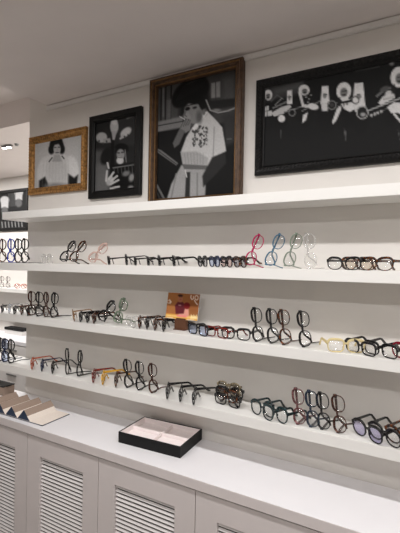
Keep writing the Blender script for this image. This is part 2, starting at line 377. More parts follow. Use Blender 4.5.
P.poly([(179.5, 128), (185, 131), (179, 144), (174, 148), (172.5, 143)], .36, f=1.2); P.line([(184, 119), (179.5, 116.5)], .8, .8)
P.grain(.02)
picture('largest framed photograph, figure with high hair in a white shirt, walnut frame', -1.240, -.7265, 2.0250, 2.6705,
        [(0, 0), (0, .030), (.004, .036), (.012, .038), (.016, .033), (.026, .034), (.031, .026), (.034, .028), (.037, .024), (.0395, .014), (.0395, 0)], [M_WOOD, M_GILT], .0395, -.002, P,
        mi_of=[0, 0, 0, 1, 0, 0, 1, 1, 0, 0, 0])

# --- wide black frame, musicians in robes
q = [(264.7, 88.1), (476.3, 43.9), (474.1, 143.8), (263.2, 166.7)]
P = Paint(q, .771, .346, .075)
P.poly([(262, 86), (303, 76), (306, 92), (262, 104)], .20, f=4); P.poly([(272, 88), (302, 81), (300, 90), (274, 96)], .28, f=4, o=.7)
def hood(cx, cy, rx, ry, dx=0): P.ell(cx, cy, rx, ry, .80, 8, f=1); P.ell(cx+dx, cy+1.4, rx*.50, ry*.52, .42, 8, f=1.6); P.line([(cx+dx-rx*.3, cy), (cx+dx-rx*.05, cy-.1)], .8, .1); P.line([(cx+dx+rx*.1, cy-.1), (cx+dx+rx*.35, cy-.2)], .8, .1); P.ell(cx+dx, cy+ry*.42, rx*.3, .8, .12, f=.8); P.poly([(cx-rx*1.0, cy+ry*.8), (cx-rx*.5, cy+ry*.7), (cx-rx*.2, cy+ry*1.3), (cx-rx*.8, cy+ry*1.6)], .10, f=2)
def tallhat(cx, top, bot, w0, w1): P.poly([(cx-w0, top+.6), (cx+w0, top), (cx+w1, bot), (cx-w1, bot)], .80, f=1); P.ell(cx-.2, top+(bot-top)*.55, w0*.6, 2.6, .45, f=1); P.line([(cx-1.8, top+(bot-top)*.48), (cx+1.6, top+(bot-top)*.47)], .7, .15)
for x, y in ((266, 104), (279, 102), (305, 100), (326, 106), (344, 104), (360, 106), (391, 98)): P.ell(x, y+12, 9, 15, .06, f=3)
hood(268, 95, 4.2, 5.4); P.poly([(264, 107), (268.5, 105.8), (268.5, 111), (264, 112)], .80); P.poly([(264, 112), (272, 110.5), (272, 115.5), (264, 116.5)], .72); P.line([(266.6, 106), (267, 116)], .6, .2); P.line([(264, 111.6), (272, 110)], .6, .2)
P.poly([(271, 113), (281, 107), (290, 104.5), (291.5, 107), (283, 114), (274, 116.5)], .70, f=1); P.line([(273, 108), (286, 102)], 1.6, .42); P.ell(281.5, 118.5, 3.6, 3.6, .80, 20, f=1)
P.line([(271, 101), (277, 95), (283, 99)], 1.4, .3); P.line([(275, 105), (282, 98)], 1, .5)
tallhat(289.5, 90, 104, 2.4, 2.8); P.ring(292, 112.5, 3.2, 3.2, .6, .45); P.line([(284, 112), (304, 106)], 1, .5)
hood(304, 90, 5.5, 5.4, .6); P.poly([(298, 92), (301, 92), (304, 104), (309, 105), (308, 108), (302, 107)], .76, f=1); P.line([(302, 111), (320, 101)], 1.1, .45); P.poly([(303, 115), (308, 112), (306, 120), (302, 123.5)], .80, f=1)
for x, y in ((306, 97), (309, 99), (311, 95), (308, 102)): P.ell(x, y, 1, .8, .55)
P.ell(313, 106.5, 5.6, 3.2, .78, 12, f=1)
tallhat(325, 85.5, 104, 3.2, 4.6); P.poly([(320.5, 102), (328.5, 103), (327.5, 111), (322, 111)], .76, f=1)
P.ring(331.8, 105, 4.2, 4.2, .7, .42); P.ell(331.8, 105, 2.2, 2.2, .22); P.line([(336, 103), (353, 98)], 1.2, .42)
hood(343.8, 91, 7.4, 9, 0); P.poly([(340, 98), (348, 96), (349, 100), (342, 101)], .78); P.poly([(332, 122), (337, 108), (342, 104), (341, 110), (336, 121), (333, 124)], .78, f=1); P.poly([(341, 104), (352, 102), (356, 108), (350, 112), (344, 109)], .80, f=1)
for i in range(4): P.ell(338+i*3, 106.5-i*.9, .8, 1.3, .3)
tallhat(358.8, 82.5, 108, 4.4, 6.6); P.poly([(353, 104), (366, 106), (362, 113), (355, 112)], .78, f=1)
P.ring(355.6, 100, 3.4, 3.6, .6, .35); P.ell(362.3, 112.5, 5.6, 6, .10, f=1); P.ring(362.3, 112.5, 5.6, 6.2, .6, .62); P.ell(363, 114.5, 2.8, 2, .6, f=1.4)
P.line([(367, 111), (402, 97.5)], 1.5, .62); P.line([(370, 115), (402, 103)], 1, .4)
for i in range(4): P.ell(371.5+i*3.2, 115.4-i*1.3, 1.3, 1.6, .66)
P.line([(377, 96), (383, 91), (393, 86.5)], 2.4, .40); P.ell(384.5, 89, 5, 2.6, .30, -25, f=1.6); P.ell(389, 94, 4.2, 3.4, .72, -20, f=1.2); P.poly([(378, 103), (383, 96), (394, 93), (395, 98), (381, 105)], .78, f=1); P.line([(383, 99), (394, 97)], .8, .25)
hood(398.5, 77, 8, 10.5, 1); P.poly([(387, 107), (394, 102), (404, 103), (406, 117), (398, 113), (391, 113)], .80, f=1.2); P.line([(394, 114), (402, 123)], 2.4, .74)
P.ell(391.5, 63.5, 2.4, 2, .45, f=1.6); P.line([(355, 71), (379, 66.5)], 1.1, .20)
hood(420, 78, 8, 9); tallhat(438, 62, 92, 5, 7); hood(458, 70, 9, 10); P.line([(410, 104), (470, 84)], 1.4, .5); P.ell(425, 104, 9, 5, .75, -15, f=1.4); P.ell(452, 96, 9, 5, .75, -15, f=1.4)
for a, b in (((344, 128), (345.5, 140)), ((346, 131), (345, 141)), ((398, 130), (400, 140)), ((281, 130), (281, 138))): P.line([a, b], .7, .36)
P.grain(.02)
picture('wide black framed photograph of robed musicians with trombones in white headdresses', -.666, .180, 2.134, 2.555,
        [(0, 0), (0, .016), (.005, .022), (.012, .024), (.022, .020), (.030, .021), (.036, .014), (.0405, .012), (.0405, 0)], [M_EBONYC], .0405, -.002, P, .002, (3, 4, 5), seg=.008)

# --- picture in the recess
q = [(-7.0, 194.8), (26.2, 191.1), (25.6, 227.2), (-7.5, 228.6)]
P = Paint(q, .615, .414, .10, step=.008)
for cx, cy in ((4.5, 204), (18.5, 196), (-10, 206), (-24, 202)):
    P.ell(cx, cy+14, 8, 12, .12, f=2); P.ell(cx, cy-4, 4.6, 4, .74, f=1.4); P.poly([(cx-4, cy-4), (cx+4, cy-4), (cx+3.6, cy+4), (cx-3.6, cy+4)], .74, f=1.4); P.ell(cx, cy+7, 3.4, 4.2, .38, f=1.4)
for i in range(16): P.line([(-28+i*3.3, 222), (-27+i*3.3, 231)], 1.2, .5)
for i in range(6): P.line([(8.5+i*1.3, 192), (8.5+i*1.3, 206)], .5, .4)
P.grain(.02)
picture('black framed photograph of people in tall white hats, in the recess beyond the corner', -4.66, -3.971, 2.090, 2.578,
        [(0, 0), (0, .016), (.003, .02), (.030, .02), (.040, .012), (.040, 0)], [M_EBONY], .04, YA-.002, P)

# ------------------------------------------------------------------ picture card on the middle shelf
t = empty('picture_card', (-1.004, -.068, 1.4245), 'orange brown picture card with a figure, leaning on its small brown stand', 'card')
Wc, Hc, lean = .182, .122, .022
P = Paint([(167.5, 292.5), (202.3, 293.2), (200, 320.8), (164.2, 319.8)], Wc, Hc, (.60, .39, .22), step=.0030)
P.poly([(167, 292), (182, 292), (178, 322), (163, 322)], (.66, .43, .25), f=6); P.poly([(190, 293), (203, 293), (201, 312), (190, 312)], (.58, .36, .21), f=4)
P.poly([(164, 315), (201, 316), (200, 322), (163, 322)], (.90, .66, .30), f=1.6); P.line([(165, 317.2), (199, 317.6)], 2.0, (.95, .80, .50), o=.7)
P.poly([(178, 318), (183, 308), (190, 306), (191, 316), (186, 318)], (.88, .62, .55), f=1.4)
P.poly([(176, 315), (175, 306), (178, 302), (184, 302), (187, 306), (185, 314)], (.38, .15, .18), f=1); P.line([(179.5, 305.5), (181.5, 305.5)], 1.1, (.75, .55, .55))
P.ell(181, 298.6, 2.7, 3.6, (.66, .43, .32), f=.9); P.ell(181, 295.2, 2.7, 1.2, (.20, .10, .08), f=.9); P.line([(180, 296.8), (180.8, 296.7)], .5, (.15, .08, .06)); P.line([(182, 296.6), (182.8, 296.6)], .5, (.15, .08, .06)); P.line([(180.4, 299.3), (182, 299.3)], .5, (.5, .2, .17))
P.ell(188.4, 305.6, 3.4, 3.6, (.46, .12, .13), f=1)
W_ = (.96, .92, .88)
P.line([(192.8, 294.5), (192.4, 297), (193.5, 298.8), (195.2, 298), (195.4, 295.5)], .8, W_); P.ring(198.6, 296.8, 1.7, 2.2, .35, W_); P.line([(196.4, 299.5), (198, 302), (199.6, 303.6)], .9, W_)
P.ring(167.8, 302.4, 1.8, 1.5, .35, W_); P.line([(169, 300), (170.8, 302.4), (169.4, 304.4)], .7, W_)
for i in range(5): P.line([(192.6+i*1.5, 319), (193.4+i*1.4, 314.5+(i % 2)), (194+i*1.5, 318.6)], .6, (.98, .9, .7))
P.line([(177, 316.4), (188, 317)], 1.1, (.96, .5, .52)); P.line([(166, 319.4), (173, 319.6)], .8, W_); P.line([(189.5, 320), (196, 320.3)], .8, W_)
fr = P.build('print', -Wc/2, .049, -.0022, t, M_CARDP, lean)
bm = bmesh.new()
sweep(bm, [[(x, -.0020, .048), (x, .0012, .048), (x, .0012+lean, .049+Hc), (x, -.0020+lean, .049+Hc)] for x in (-Wc/2-.0005, Wc/2+.0005)])
obj('card_board', bm, M_TRIM, t)
bm = bmesh.new(); box(bm, -.030, .034, -.024, .024, 0, .004, bev=.0008); box(bm, -.030, .034, -.012, .010, .0041, .0475, bev=.001); box(bm, -.024, .028, -.0085, -.0025, .0476, .054, bev=.0006)
obj('card_stand', bm, M_KRAFT, t)
t.rotation_euler = (0, 0, math.radians(-2))

# ------------------------------------------------------------------ black tray on the counter
t = empty('display_tray', (-1.071, -.124, .90), 'black tray with white felt compartments lying on the white counter', 'tray', rz=math.radians(3.2))
w, dp, h, th = .329, .214, .050, .0042
bm = bmesh.new()
box(bm, -w/2, w/2, -dp/2, dp/2, 0, .006); box(bm, -w/2, w/2, -dp/2, -dp/2+th, .006, h); box(bm, -w/2, w/2, dp/2-th, dp/2, .006, h)
box(bm, -w/2, -w/2+th, -dp/2+th, dp/2-th, .006, h); box(bm, w/2-th, w/2, -dp/2+th, dp/2-th, .006, h)
obj('shell', bm, M_BLACK, t)
bm = bmesh.new(); e = th+.0004; e2 = e+.003
box(bm, -w/2+e, w/2-e, -dp/2+e, dp/2-e, .0064, .024)
box(bm, -w/2+e, w/2-e, -dp/2+e, -dp/2+e2, .024, h-.002); box(bm, -w/2+e, w/2-e, dp/2-e2, dp/2-e, .024, h-.002)
box(bm, -w/2+e, -w/2+e2, -dp/2+e2, dp/2-e2, .024, h-.002); box(bm, w/2-e2, w/2-e, -dp/2+e2, dp/2-e2, .024, h-.002)
obj('felt_lining', bm, M_FELT, t)
bm = bmesh.new(); box(bm, -w/2+e2+.0004, w/2-e2-.0004, -.002, .005, .0244, .040, bev=.0015); obj('divider', bm, M_FELT, t)
bm = bmesh.new(); box(bm, .002, .009, -dp/2+e2+.0004, -.0025, .0244, .040, bev=.0015); obj('divider', bm, M_FELT, t)
bm = bmesh.new(); box(bm, .002, .009, .0055, dp/2-e2-.0004, .0244, .040, bev=.0015); obj('divider', bm, M_FELT, t)

# ------------------------------------------------------------------ navy folding stand (pleated) on the counter
t = empty('folding_display_stand', (-1.93, -.21, .90), 'navy folding eyewear stand with cream lining and triangular ridges on the counter', 'display stand', rz=math.radians(1.5))
bm = bmesh.new(); box(bm, -.335, .252, -.097, .088, 0, .0035, bev=.001); obj('base_panel', bm, M_NAVY, t)
bm = bmesh.new(); box(bm, -.333, .250, -.0955, .0865, .0037, .0050); obj('lining', bm, M_CREAM, t)
for k in range(4):
    xc = .110-.0975*k; y0, y1 = -.0955, .082; hw, hh = .0475, .050
    bm = bmesh.new(); zb = .0052
    xm, zm = xc+hw*.55, zb+hh*.45
    A = [(xc-hw, y0, zb), (xc+hw, y0, zb), (xm, y0, zm), (xm-.002, y0, zm+.004), (xc+.001, y0, zb+hh), (xc-.001, y0, zb+hh)]; B = [(x, y1, z) for x, y, z in A]
    a = [bm.verts.new(p) for p in A]; b = [bm.verts.new(p) for p in B]
    bm.faces.new(a).material_index = 0; bm.faces.new(b[::-1]).material_index = 1
    for j in range(6): bm.faces.new((a[j], a[(j+1) % 6], b[(j+1) % 6], b[j])).material_index = 2 if j in (2, 3, 4) else 1
    obj('ridge', bm, [M_NAVY, M_CREAM, M_TAUPE], t)
# dark topped box behind it
t = empty('sample_box', (-2.33, -.10, .90), 'low dark topped box with beige sides behind the navy folding stand', 'box', rz=math.radians(2))
bm = bmesh.new(); box(bm, -.10, .075, -.02, .060, 0, .052, bev=.002); obj('body', bm, M_TAUPE, t)
bm = bmesh.new(); box(bm, -.102, .077, -.022, .062, .0525, .058, bev=.001); obj('lid', bm, M_BLACK, t)

# ------------------------------------------------------------------ eyeglasses
#      lens half width, half height, superellipse power, rim, brow rim, temple height, droop of the outer corner
STY = {'round': (.0240, .0230, 2.1, .0042, .0060, .0070, 0), 'panto': (.0244, .0220, 2.5, .0046, .0070, .0080, .0010), 'square': (.0264, .0192, 3.6, .0040, .0090, .0115, .0012),
       'rect': (.0268, .0175, 4.5, .0038, .0064, .0085, .0010), 'cat': (.0252, .0205, 2.4, .0040, .0105, .0110, .0050), 'thin': (.0250, .0210, 2.5, .0030, .0044, .0050, .0005),
       'over': (.0262, .0250, 2.4, .0040, .0095, .0110, .0010),
       'brow': (.0275, .0190, 2.4, .0030, .0085, .0100, .0022), 'bold': (.0275, .0200, 2.5, .0050, .0078, .0090, .0008), 'slim': (.0270, .0200, 2.3, .0026, .0052, .0070, .0012)}
DBL = .0185; CACHE = {}; NS = 36
def outline(st, off_side, off_top, k, n=NS):
    a, b, p, r, rt, th, up = STY[st]; pts = []
    for i in range(n):
        t = 2*PI*i/n; c, s = math.cos(t), math.sin(t)
        x = a*math.copysign(abs(c)**(2/p), c); z = b*math.copysign(abs(s)**(2/p), s)
        m = math.hypot(c, s); nx_, nz_ = c, s
        top = max(0, s)
        o = off_side+(off_top-off_side)*top**.8
        x2 = x+nx_*o; z2 = z+nz_*o
        if z < 0: x2 *= 1-.10*(z/b)**2*(0 if st == 'round' else 1)      # narrower towards the cheek
        if c*k > 0 and s > 0: z2 += up*(c*k)*s*2; x2 += k*up*.6*(c*k)*s*(1 if off_side else .5)
        pts.append((x2, z2))
    return pts
def front_mesh(st):
    a, b, p, r, rt, th, up = STY[st]; d = .0042 if r > .002 else .0018
    bm = bmesh.new(); cx = DBL/2+a
    for k in (-1, 1):
        inn = outline(st, 0, 0, k); out = outline(st, r, rt, k); e = .0006
        rings = [[(k*cx+x1, 0+e*.0, z1), (k*cx+x1+(x2-x1)*.25, -e, z1+(z2-z1)*.25), (k*cx+x1+(x2-x1)*.75, -e, z1+(z2-z1)*.75), (k*cx+x2, e*.6, z2), (k*cx+x2, d, z2), (k*cx+x1, d, z1)] for (x1, z1), (x2, z2) in zip(inn, out)]
        sweep(bm, rings, closed=True)
        xe = cx+a+r*.4; zz = b*.52+up*1.2; hh = th*.55          # end piece that turns back to the hinge
        box(bm, *sorted((k*xe, k*(cx+a+r+.0035))), -.0004, .0085, zz-hh, zz+hh, bev=.0008)
    zb = b*.40; hb = r*.62+.0006; W = DBL/2+.0012                  # arched bridge
    rr = []
    for i in range(9):
        u = -1+2*i/8; x = u*W; z = zb+.0022*(1-u*u)
        rr.append([(x, -.0003, z-hb), (x, d*.9, z-hb), (x, d*.9, z+hb*1.1), (x, -.0003, z+hb*1.1)])
    sweep(bm, rr)
    for k in (-1, 1):                                             # nose pads
        box(bm, *sorted((k*(DBL/2-.0012), k*(DBL/2+.0012))), d*.8, d+.0045, -b*.42, -b*.05, bev=.0008)
    return mesh_of(bm, 'front_frame', [None], True)
def lens_mesh(st, k):
    a, b, p, r, rt, th, up = STY[st]; cx = DBL/2+a; bm = bmesh.new()
    pts = outline(st, -.0002, -.0002, k)
    f = [bm.verts.new((k*cx+x, .0010, z)) for x, z in pts]; g = [bm.verts.new((k*cx+x, .0024, z)) for x, z in pts]
    cf = bm.verts.new((k*cx, .0002, 0)); cg = bm.verts.new((k*cx, .0016, 0))
    for i in range(NS):
        j = (i+1) % NS
        bm.faces.new((f[i], f[j], cf)); bm.faces.new((g[j], g[i], cg)); bm.faces.new((f[j], f[i], g[i], g[j]))
    return mesh_of(bm, 'lens', [None], True)
def hinge(st, k):
    a, b, p, r, rt, th, up = STY[st]
    return Vector((k*(DBL/2+2*a+r+.0017), .0088, b*.52+up*1.2))
def temple_mesh(st, k):
    a, b, p, r, rt, th, up = STY[st]; hz = b*.52+up*1.2; bm = bmesh.new()
    drop = -(b+r)+.0006-hz                                        # the tip rests as low as the rims
    path = [(0, 0, 1), (.012, 0, .94), (.045, .0, .78), (.082, -.0005, .68), (.091, -.004, .70), (.100, drop*.40, .76), (.113, drop*.82, .80), (.124, drop*1.0+th*.36, .62)]
    tx = .0017 if r > .002 else .0009; rr = []
    for i, (y, z, s) in enumerate(path):
        h = th*s*.5; q = path[min(i+1, len(path)-1)]; o = path[max(0, i-1)]
        an = math.atan2(q[1]-o[1], q[0]-o[0]); ny_, nz_ = -math.sin(an)*h, math.cos(an)*h
        rr.append([(-tx, y-ny_, z-nz_), (tx, y-ny_, z-nz_), (tx, y+ny_, z+nz_), (-tx, y+ny_, z+nz_)])
    sweep(bm, rr)
    return mesh_of(bm, 'temple', [None], False)
def meshes(st):
    if st not in CACHE:
        CACHE[st] = dict(front=front_mesh(st), lens={k: lens_mesh(st, k) for k in (-1, 1)}, temple={k: temple_mesh(st, k) for k in (-1, 1)})
    return CACHE[st]
def fit(o, m):
    o.material_slots[0].link = 'OBJECT'; o.material_slots[0].material = m
def glasses(z, X, Y, pose, st, colr, tint, psi, tilt, label, group, lift=0):
    t = empty('eyeglasses', (X, Y, z), label, 'glasses', group, math.radians(-psi))
    D = meshes(st)
    fold = {-1: 0, 1: 0}; R = Matrix.Identity(4)
    if pose == 'E':
        R = Matrix.Rotation(math.radians(-90+tilt), 4, 'Y'); fold = {-1: 0, 1: 89}
    elif pose == 'U':
        if psi > 38: fold = {-1: 0, 1: 84}
        R = Matrix.Rotation(math.radians(UP_PITCH), 4, 'X')
    else:
        fold = {-1: 88, 1: 84}
        R = Matrix.Rotation(math.radians(-4 if lift else 0), 4, 'Y')
    parts = [('front_frame', D['front'], Matrix.Identity(4), FR[colr])]
    for k in (-1, 1): parts.append(('lens', D['lens'][k], Matrix.Identity(4), LN[tint]))
    for k in (-1, 1):
        h = hinge(st, k)
        if pose == 'E' and k > 0: h = h+Vector((0, .003, 0))
        if pose == 'F': h = h+Vector((0, .0028 if k > 0 else -.001, 0))
        parts.append(('temple', D['temple'][k], Matrix.Translation(h) @ Matrix.Rotation(math.radians(k*fold[k]), 4, 'Z'), FR[colr]))
    lo = min((R @ L @ v.co).z for n, me, L, m in parts if n != 'lens' for v in me.vertices)
    T = Matrix.Translation((0, 0, -lo+.0003+lift))
    for n, me, L, m in parts:
        o = put(n, me, t); o.matrix_local = T @ R @ L; fit(o, m)
    return t
UP_PITCH = 0
GROUPS=[
'eyeglasses stood on end past the wall corner, upper shelf',
'leaning eyeglasses on the upper shelf',
'side-on black glasses with open temples on the upper shelf',
'nested dark glasses on the upper shelf',
'coloured glasses stood on end on the upper shelf',
'tortoiseshell glasses at the right of the upper shelf',
'small glasses row left of the wall corner on the middle shelf',
'thin glasses stood on end at the left of the middle shelf',
'mixed glasses on the middle shelf',
'row of dark glasses left of the picture card',
'square glasses right of the picture card',
'black glasses stood on end in the middle of the middle shelf',
'glasses at the right of the middle shelf',
'glasses stood on end left of the wall corner on the lower shelf',
'row of glasses left on the lower shelf',
'red yellow and dark glasses on the lower shelf',
'side-on black row behind the black tray',
'heap of folded glasses on the lower shelf',
'dark teal glasses on the lower shelf',
'glasses stood on end at the right of the lower shelf',
'large dark glasses at the right end of the lower shelf',
'glasses in the bright recess',]
ITEMS=[
(1.7245,-2.237,-0.15,'E','bold','tortoise','clear',-15,0,0,'tortoiseshell glasses on end at the far left of the upper row, before the blue pair'),
(1.7245,-2.157,-0.15,'E','bold','blue','clear',-15,0,0,'blue glasses stood on end on the upper display row beside the wall corner'),
(1.7245,-2.090,-0.15,'E','bold','black','clear',-15,0,0,'black glasses on end directly right of the blue pair on the upper display row'),
(1.7245,-2.031,-0.15,'E','bold','black','clear',-15,0,0,'round black glasses on end at the wall corner, second right of the blue pair'),
(1.7245,-1.898,-0.11,'F','round','clear','clear',15,0,1,'colourless transparent glasses folded flat, under the gold framed portrait'),
(1.7245,-1.683,-0.145,'E','brow','black','clear',-5,44,1,'black glasses on end leaning right, first of the two leaning dark pairs'),
(1.7245,-1.608,-0.145,'E','brow','tortoise','clear',-5,45,1,'dark tortoiseshell glasses on end leaning right, just left of the pale pink pair'),
(1.7245,-1.466,-0.145,'E','brow','blush','clear',-5,54,1,'pale pink glasses tipped far over, the only pink blush pair on the upper shelf'),
(1.7245,-1.396,-0.1426,'U','rect','black','clear',52,0,2,'black glasses in side view right beside the tipped pale pink pair'),
(1.7245,-1.285,-0.1403,'U','panto','black','clear',54,0,2,'second black side-on pair counted from the pale pink glasses'),
(1.7245,-1.230,-0.1391,'U','rect','black','clear',55,0,2,'third black side-on pair counted from the pale pink glasses'),
(1.7245,-1.154,-0.1366,'U','rect','black','clear',57,0,2,'fourth black side-on pair, under the left edge of the big beehive photograph'),
(1.7245,-1.091,-0.1339,'U','square','black','clear',59,0,2,'fifth black side-on pair counted from the pale pink glasses'),
(1.7245,-1.012,-0.1311,'U','square','black','clear',61,0,2,'last black side-on pair, its temple ends in a free drooping tip'),
(1.7245,-0.851,-0.15,'U','brow','black','grey',44,0,3,'black glasses with grey lenses, first of the nested row left of the magenta pair'),
(1.7245,-0.792,-0.15,'U','brow','navy','blue',44,0,3,'navy glasses with bluish lenses, second of the nested row left of the magenta pair'),
(1.7245,-0.735,-0.15,'U','brow','black','rose',44,0,3,'black glasses with pinkish lenses, third of the nested row left of the magenta pair'),
(1.7245,-0.672,-0.15,'U','brow','tortoise','grey',44,0,3,'dark tortoiseshell glasses with grey lenses at the foot of the magenta pair'),
(1.7245,-0.607,-0.15,'E','slim','magenta','clear',0,24,4,'magenta glasses stood on end with a temple along the shelf'),
(1.7245,-0.520,-0.15,'E','slim','teal','clear',0,24,4,'steel blue glasses stood on end between the magenta and grey green pairs'),
(1.7245,-0.447,-0.15,'E','slim','sage','clear',0,19,4,'grey green glasses stood on end next to the colourless pair'),
(1.7245,-0.381,-0.15,'E','slim','clear','clear',0,-5,4,'colourless transparent glasses stood on end, rightmost of the coloured standing pairs'),
(1.7245,-0.258,-0.1556,'U','brow','black','clear',22,0,5,'dark glasses facing out, left one under the musicians photograph'),
(1.7245,-0.208,-0.1556,'U','brow','tortoise','amber',22,0,5,'tortoiseshell glasses half hidden behind two others under the musicians photograph'),
(1.7245,-0.154,-0.156,'U','brow','tortoise','clear',24,0,5,'tortoiseshell glasses facing out at the right end of the upper shelf'),
(1.4245,-2.229,-0.1526,'U','rect','black','clear',40,0,6,'black glasses at the left picture edge of the middle shelf'),
(1.4245,-2.164,-0.152,'U','panto','clear','blue',41,0,6,'colourless glasses with bluish lenses on the middle shelf, left of the wall corner'),
(1.4245,-2.114,-0.1514,'U','rect','black','clear',42,0,6,'black glasses right after the colourless pair on the middle shelf'),
(1.4245,-2.051,-0.1507,'U','panto','tortoise','clear',43,0,6,'brown tortoiseshell glasses just left of the four thin standing pairs'),
(1.4245,-1.994,-0.1507,'U','rect','black','rose',43,0,6,'black glasses with rosy lenses under the wall corner on the middle shelf'),
(1.4245,-1.955,-0.155,'E','brow','brown','clear',-22,0,7,'thin brown glasses on end nearest the wall corner'),
(1.4245,-1.891,-0.155,'E','brow','black','clear',-22,0,7,'thin black glasses on end, second from the wall corner on the middle shelf'),
(1.4245,-1.838,-0.155,'E','brow','brown','clear',8,0,7,'thin brown glasses on end turned nearly edge-on, third from the wall corner'),
(1.4245,-1.770,-0.155,'E','brow','black','clear',-10,4,7,'thin black glasses on end with a grey temple trailing right on the shelf'),
(1.4245,-1.629,-0.1526,'U','panto','honey','clear',40,0,8,'small honey brown glasses standing alone between thin standing pairs and black row'),
(1.4245,-1.582,-0.1447,'U','square','black','clear',50,0,8,'black glasses, first of three side-on pairs left of the green pair'),
(1.4245,-1.533,-0.1436,'U','square','black','clear',51,0,8,'black glasses, middle of three side-on pairs left of the green pair'),
(1.4245,-1.488,-0.1426,'U','square','tortoise','clear',52,0,8,'dark brown glasses, last of three side-on pairs left of the green pair'),
(1.4245,-1.398,-0.145,'E','cat','black','clear',0,48,8,'thick black glasses tipped over beside the green pair'),
(1.4245,-1.307,-0.145,'E','cat','green','clear',0,26,8,'sage green glasses leaning on end, the only green pair on the middle shelf'),
(1.4245,-1.237,-0.1561,'U','round','clear','clear',30,0,8,'faint colourless glasses right behind the green leaning pair'),
(1.4245,-1.199,-0.1353,'U','panto','tortoise','clear',58,0,9,'tortoiseshell glasses first in the row left of the orange picture card'),
(1.4245,-1.155,-0.1339,'U','panto','black','clear',59,0,9,'black glasses second in the row left of the orange picture card'),
(1.4245,-1.109,-0.1325,'U','square','tortoise','clear',60,0,9,'brown glasses third in the row left of the orange picture card'),
(1.4245,-1.061,-0.1311,'U','square','black','clear',61,0,9,'black glasses partly in front of the orange picture card'),
(1.4245,-0.864,-0.155,'U','square','black','blue',20,0,10,'square black glasses with bluish lenses at the right foot of the picture card'),
(1.4245,-0.774,-0.1533,'U','rect','red','clear',16,0,10,'dark red glasses between two square black pairs right of the card'),
(1.4245,-0.682,-0.155,'U','square','black','clear',2,0,10,'square black glasses facing out, just left of the four tall standing black pairs'),
(1.4245,-0.586,-0.155,'E','brow','black','clear',2,-6,11,'thick black glasses on end, first of the four standing black pairs'),
(1.4245,-0.522,-0.155,'E','brow','black','clear',2,-5,11,'thick black glasses on end, second of four, close to the brown topped pair'),
(1.4245,-0.472,-0.155,'E','brow','tortoise','clear',2,-6,11,'dark glasses on end with brown mottling, third of the four standing pairs'),
(1.4245,-0.395,-0.155,'E','brow','black','clear',2,-7,11,'thick black glasses on end, standing alone at the right of the four'),
(1.4245,-0.243,-0.156,'U','square','yellow','clear',-24,0,12,'pale yellow transparent glasses half behind the thick black pair on the middle shelf'),
(1.4245,-0.196,-0.1555,'U','square','black','clear',33,0,12,'thick black glasses facing out right beside the pale yellow pair'),
(1.4245,-0.130,-0.1558,'U','square','black','clear',32,0,12,'thick black glasses facing out, between the black pair and the crimson pair'),
(1.4245,-0.040,-0.1563,'U','panto','crimson','clear',28,0,12,'crimson glasses cut by the right picture edge on the middle shelf'),
(1.1245,-2.234,-0.155,'E','bold','black','clear',-18,0,13,'black glasses on end at the left picture edge of the lower shelf'),
(1.1245,-2.189,-0.155,'E','bold','navy','blue',-18,0,13,'dark blue glasses on end, on the lower shelf left of the wall corner'),
(1.1245,-2.135,-0.155,'E','bold','black','clear',-10,0,13,'black glasses on end with temple running toward the orange pair'),
(1.1245,-1.953,-0.15,'U','panto','orange','clear',44,0,14,'orange glasses side-on on the lower shelf below the wall corner'),
(1.1245,-1.870,-0.1492,'U','panto','navy','blue',45,0,14,'navy glasses right next to the orange pair'),
(1.1245,-1.785,-0.1484,'U','panto','black','clear',46,0,14,'black glasses just left of the two leaning pairs on the lower shelf'),
(1.1245,-1.677,-0.145,'E','brow','black','clear',20,-4,14,'black glasses on end, left one of two near the orange pair'),
(1.1245,-1.584,-0.145,'E','brow','black','clear',14,6,14,'black glasses on end, right one of two, left of the red pair'),
(1.1245,-1.485,-0.1426,'U','square','red','clear',52,0,15,'red brown glasses left beside the bright yellow pair'),
(1.1245,-1.421,-0.1414,'U','square','yellowdeep','clear',53,0,15,'bright yellow glasses on the lower shelf'),
(1.1245,-1.337,-0.1391,'U','panto','tortoise','clear',55,0,15,'dark brown glasses between the yellow pair and three standing pairs'),
(1.1245,-1.252,-0.15,'E','brow','black','clear',-6,-6,15,'black glasses on end nearest the yellow pair'),
(1.1245,-1.179,-0.15,'E','brow','black','clear',-6,-4,15,'black glasses on end, middle of three right of the yellow pair'),
(1.1245,-1.102,-0.15,'E','brow','brown','clear',-6,-4,15,'dark brown glasses on end, right one of three right of the yellow pair'),
(1.1245,-1.026,-0.14,'U','square','black','clear',62,0,16,'black glasses side-on above the black tray, leftmost of three'),
(1.1245,-0.955,-0.14,'U','square','black','clear',64,0,16,'black glasses side-on above the black tray, middle of three'),
(1.1245,-0.885,-0.14,'U','square','black','clear',66,0,16,'black glasses side-on, nearest to the heap of folded glasses'),
(1.1245,-0.734,-0.115,'F','square','black','clear',10,0,17,'black folded glasses at the bottom of the heap'),
(1.1245,-0.739,-0.115,'F','panto','tortoise','clear',18,0,17,'tortoiseshell folded glasses lying second from the bottom of the heap'),
(1.1245,-0.726,-0.112,'F','square','black','clear',4,0,17,'black folded glasses third up in the heap'),
(1.1245,-0.731,-0.11,'F','panto','khaki','clear',14,0,17,'khaki folded glasses on top of the heap'),
(1.1245,-0.561,-0.1563,'U','over','darkteal','clear',28,0,18,'dark teal glasses facing out, left one beside the heap'),
(1.1245,-0.505,-0.1563,'U','over','darkteal','clear',27,0,18,'dark teal glasses facing out, right one just left of the pink brown standing pair'),
(1.1245,-0.410,-0.155,'E','brow','mauve','clear',4,-5,19,'pink brown glasses on end next to the dark teal pairs'),
(1.1245,-0.359,-0.155,'E','brow','slate','clear',4,-5,19,'dark slate blue glasses on end, second of four on the lower shelf'),
(1.1245,-0.318,-0.155,'E','brow','black','clear',4,-5,19,'black glasses on end, third of four on the lower shelf'),
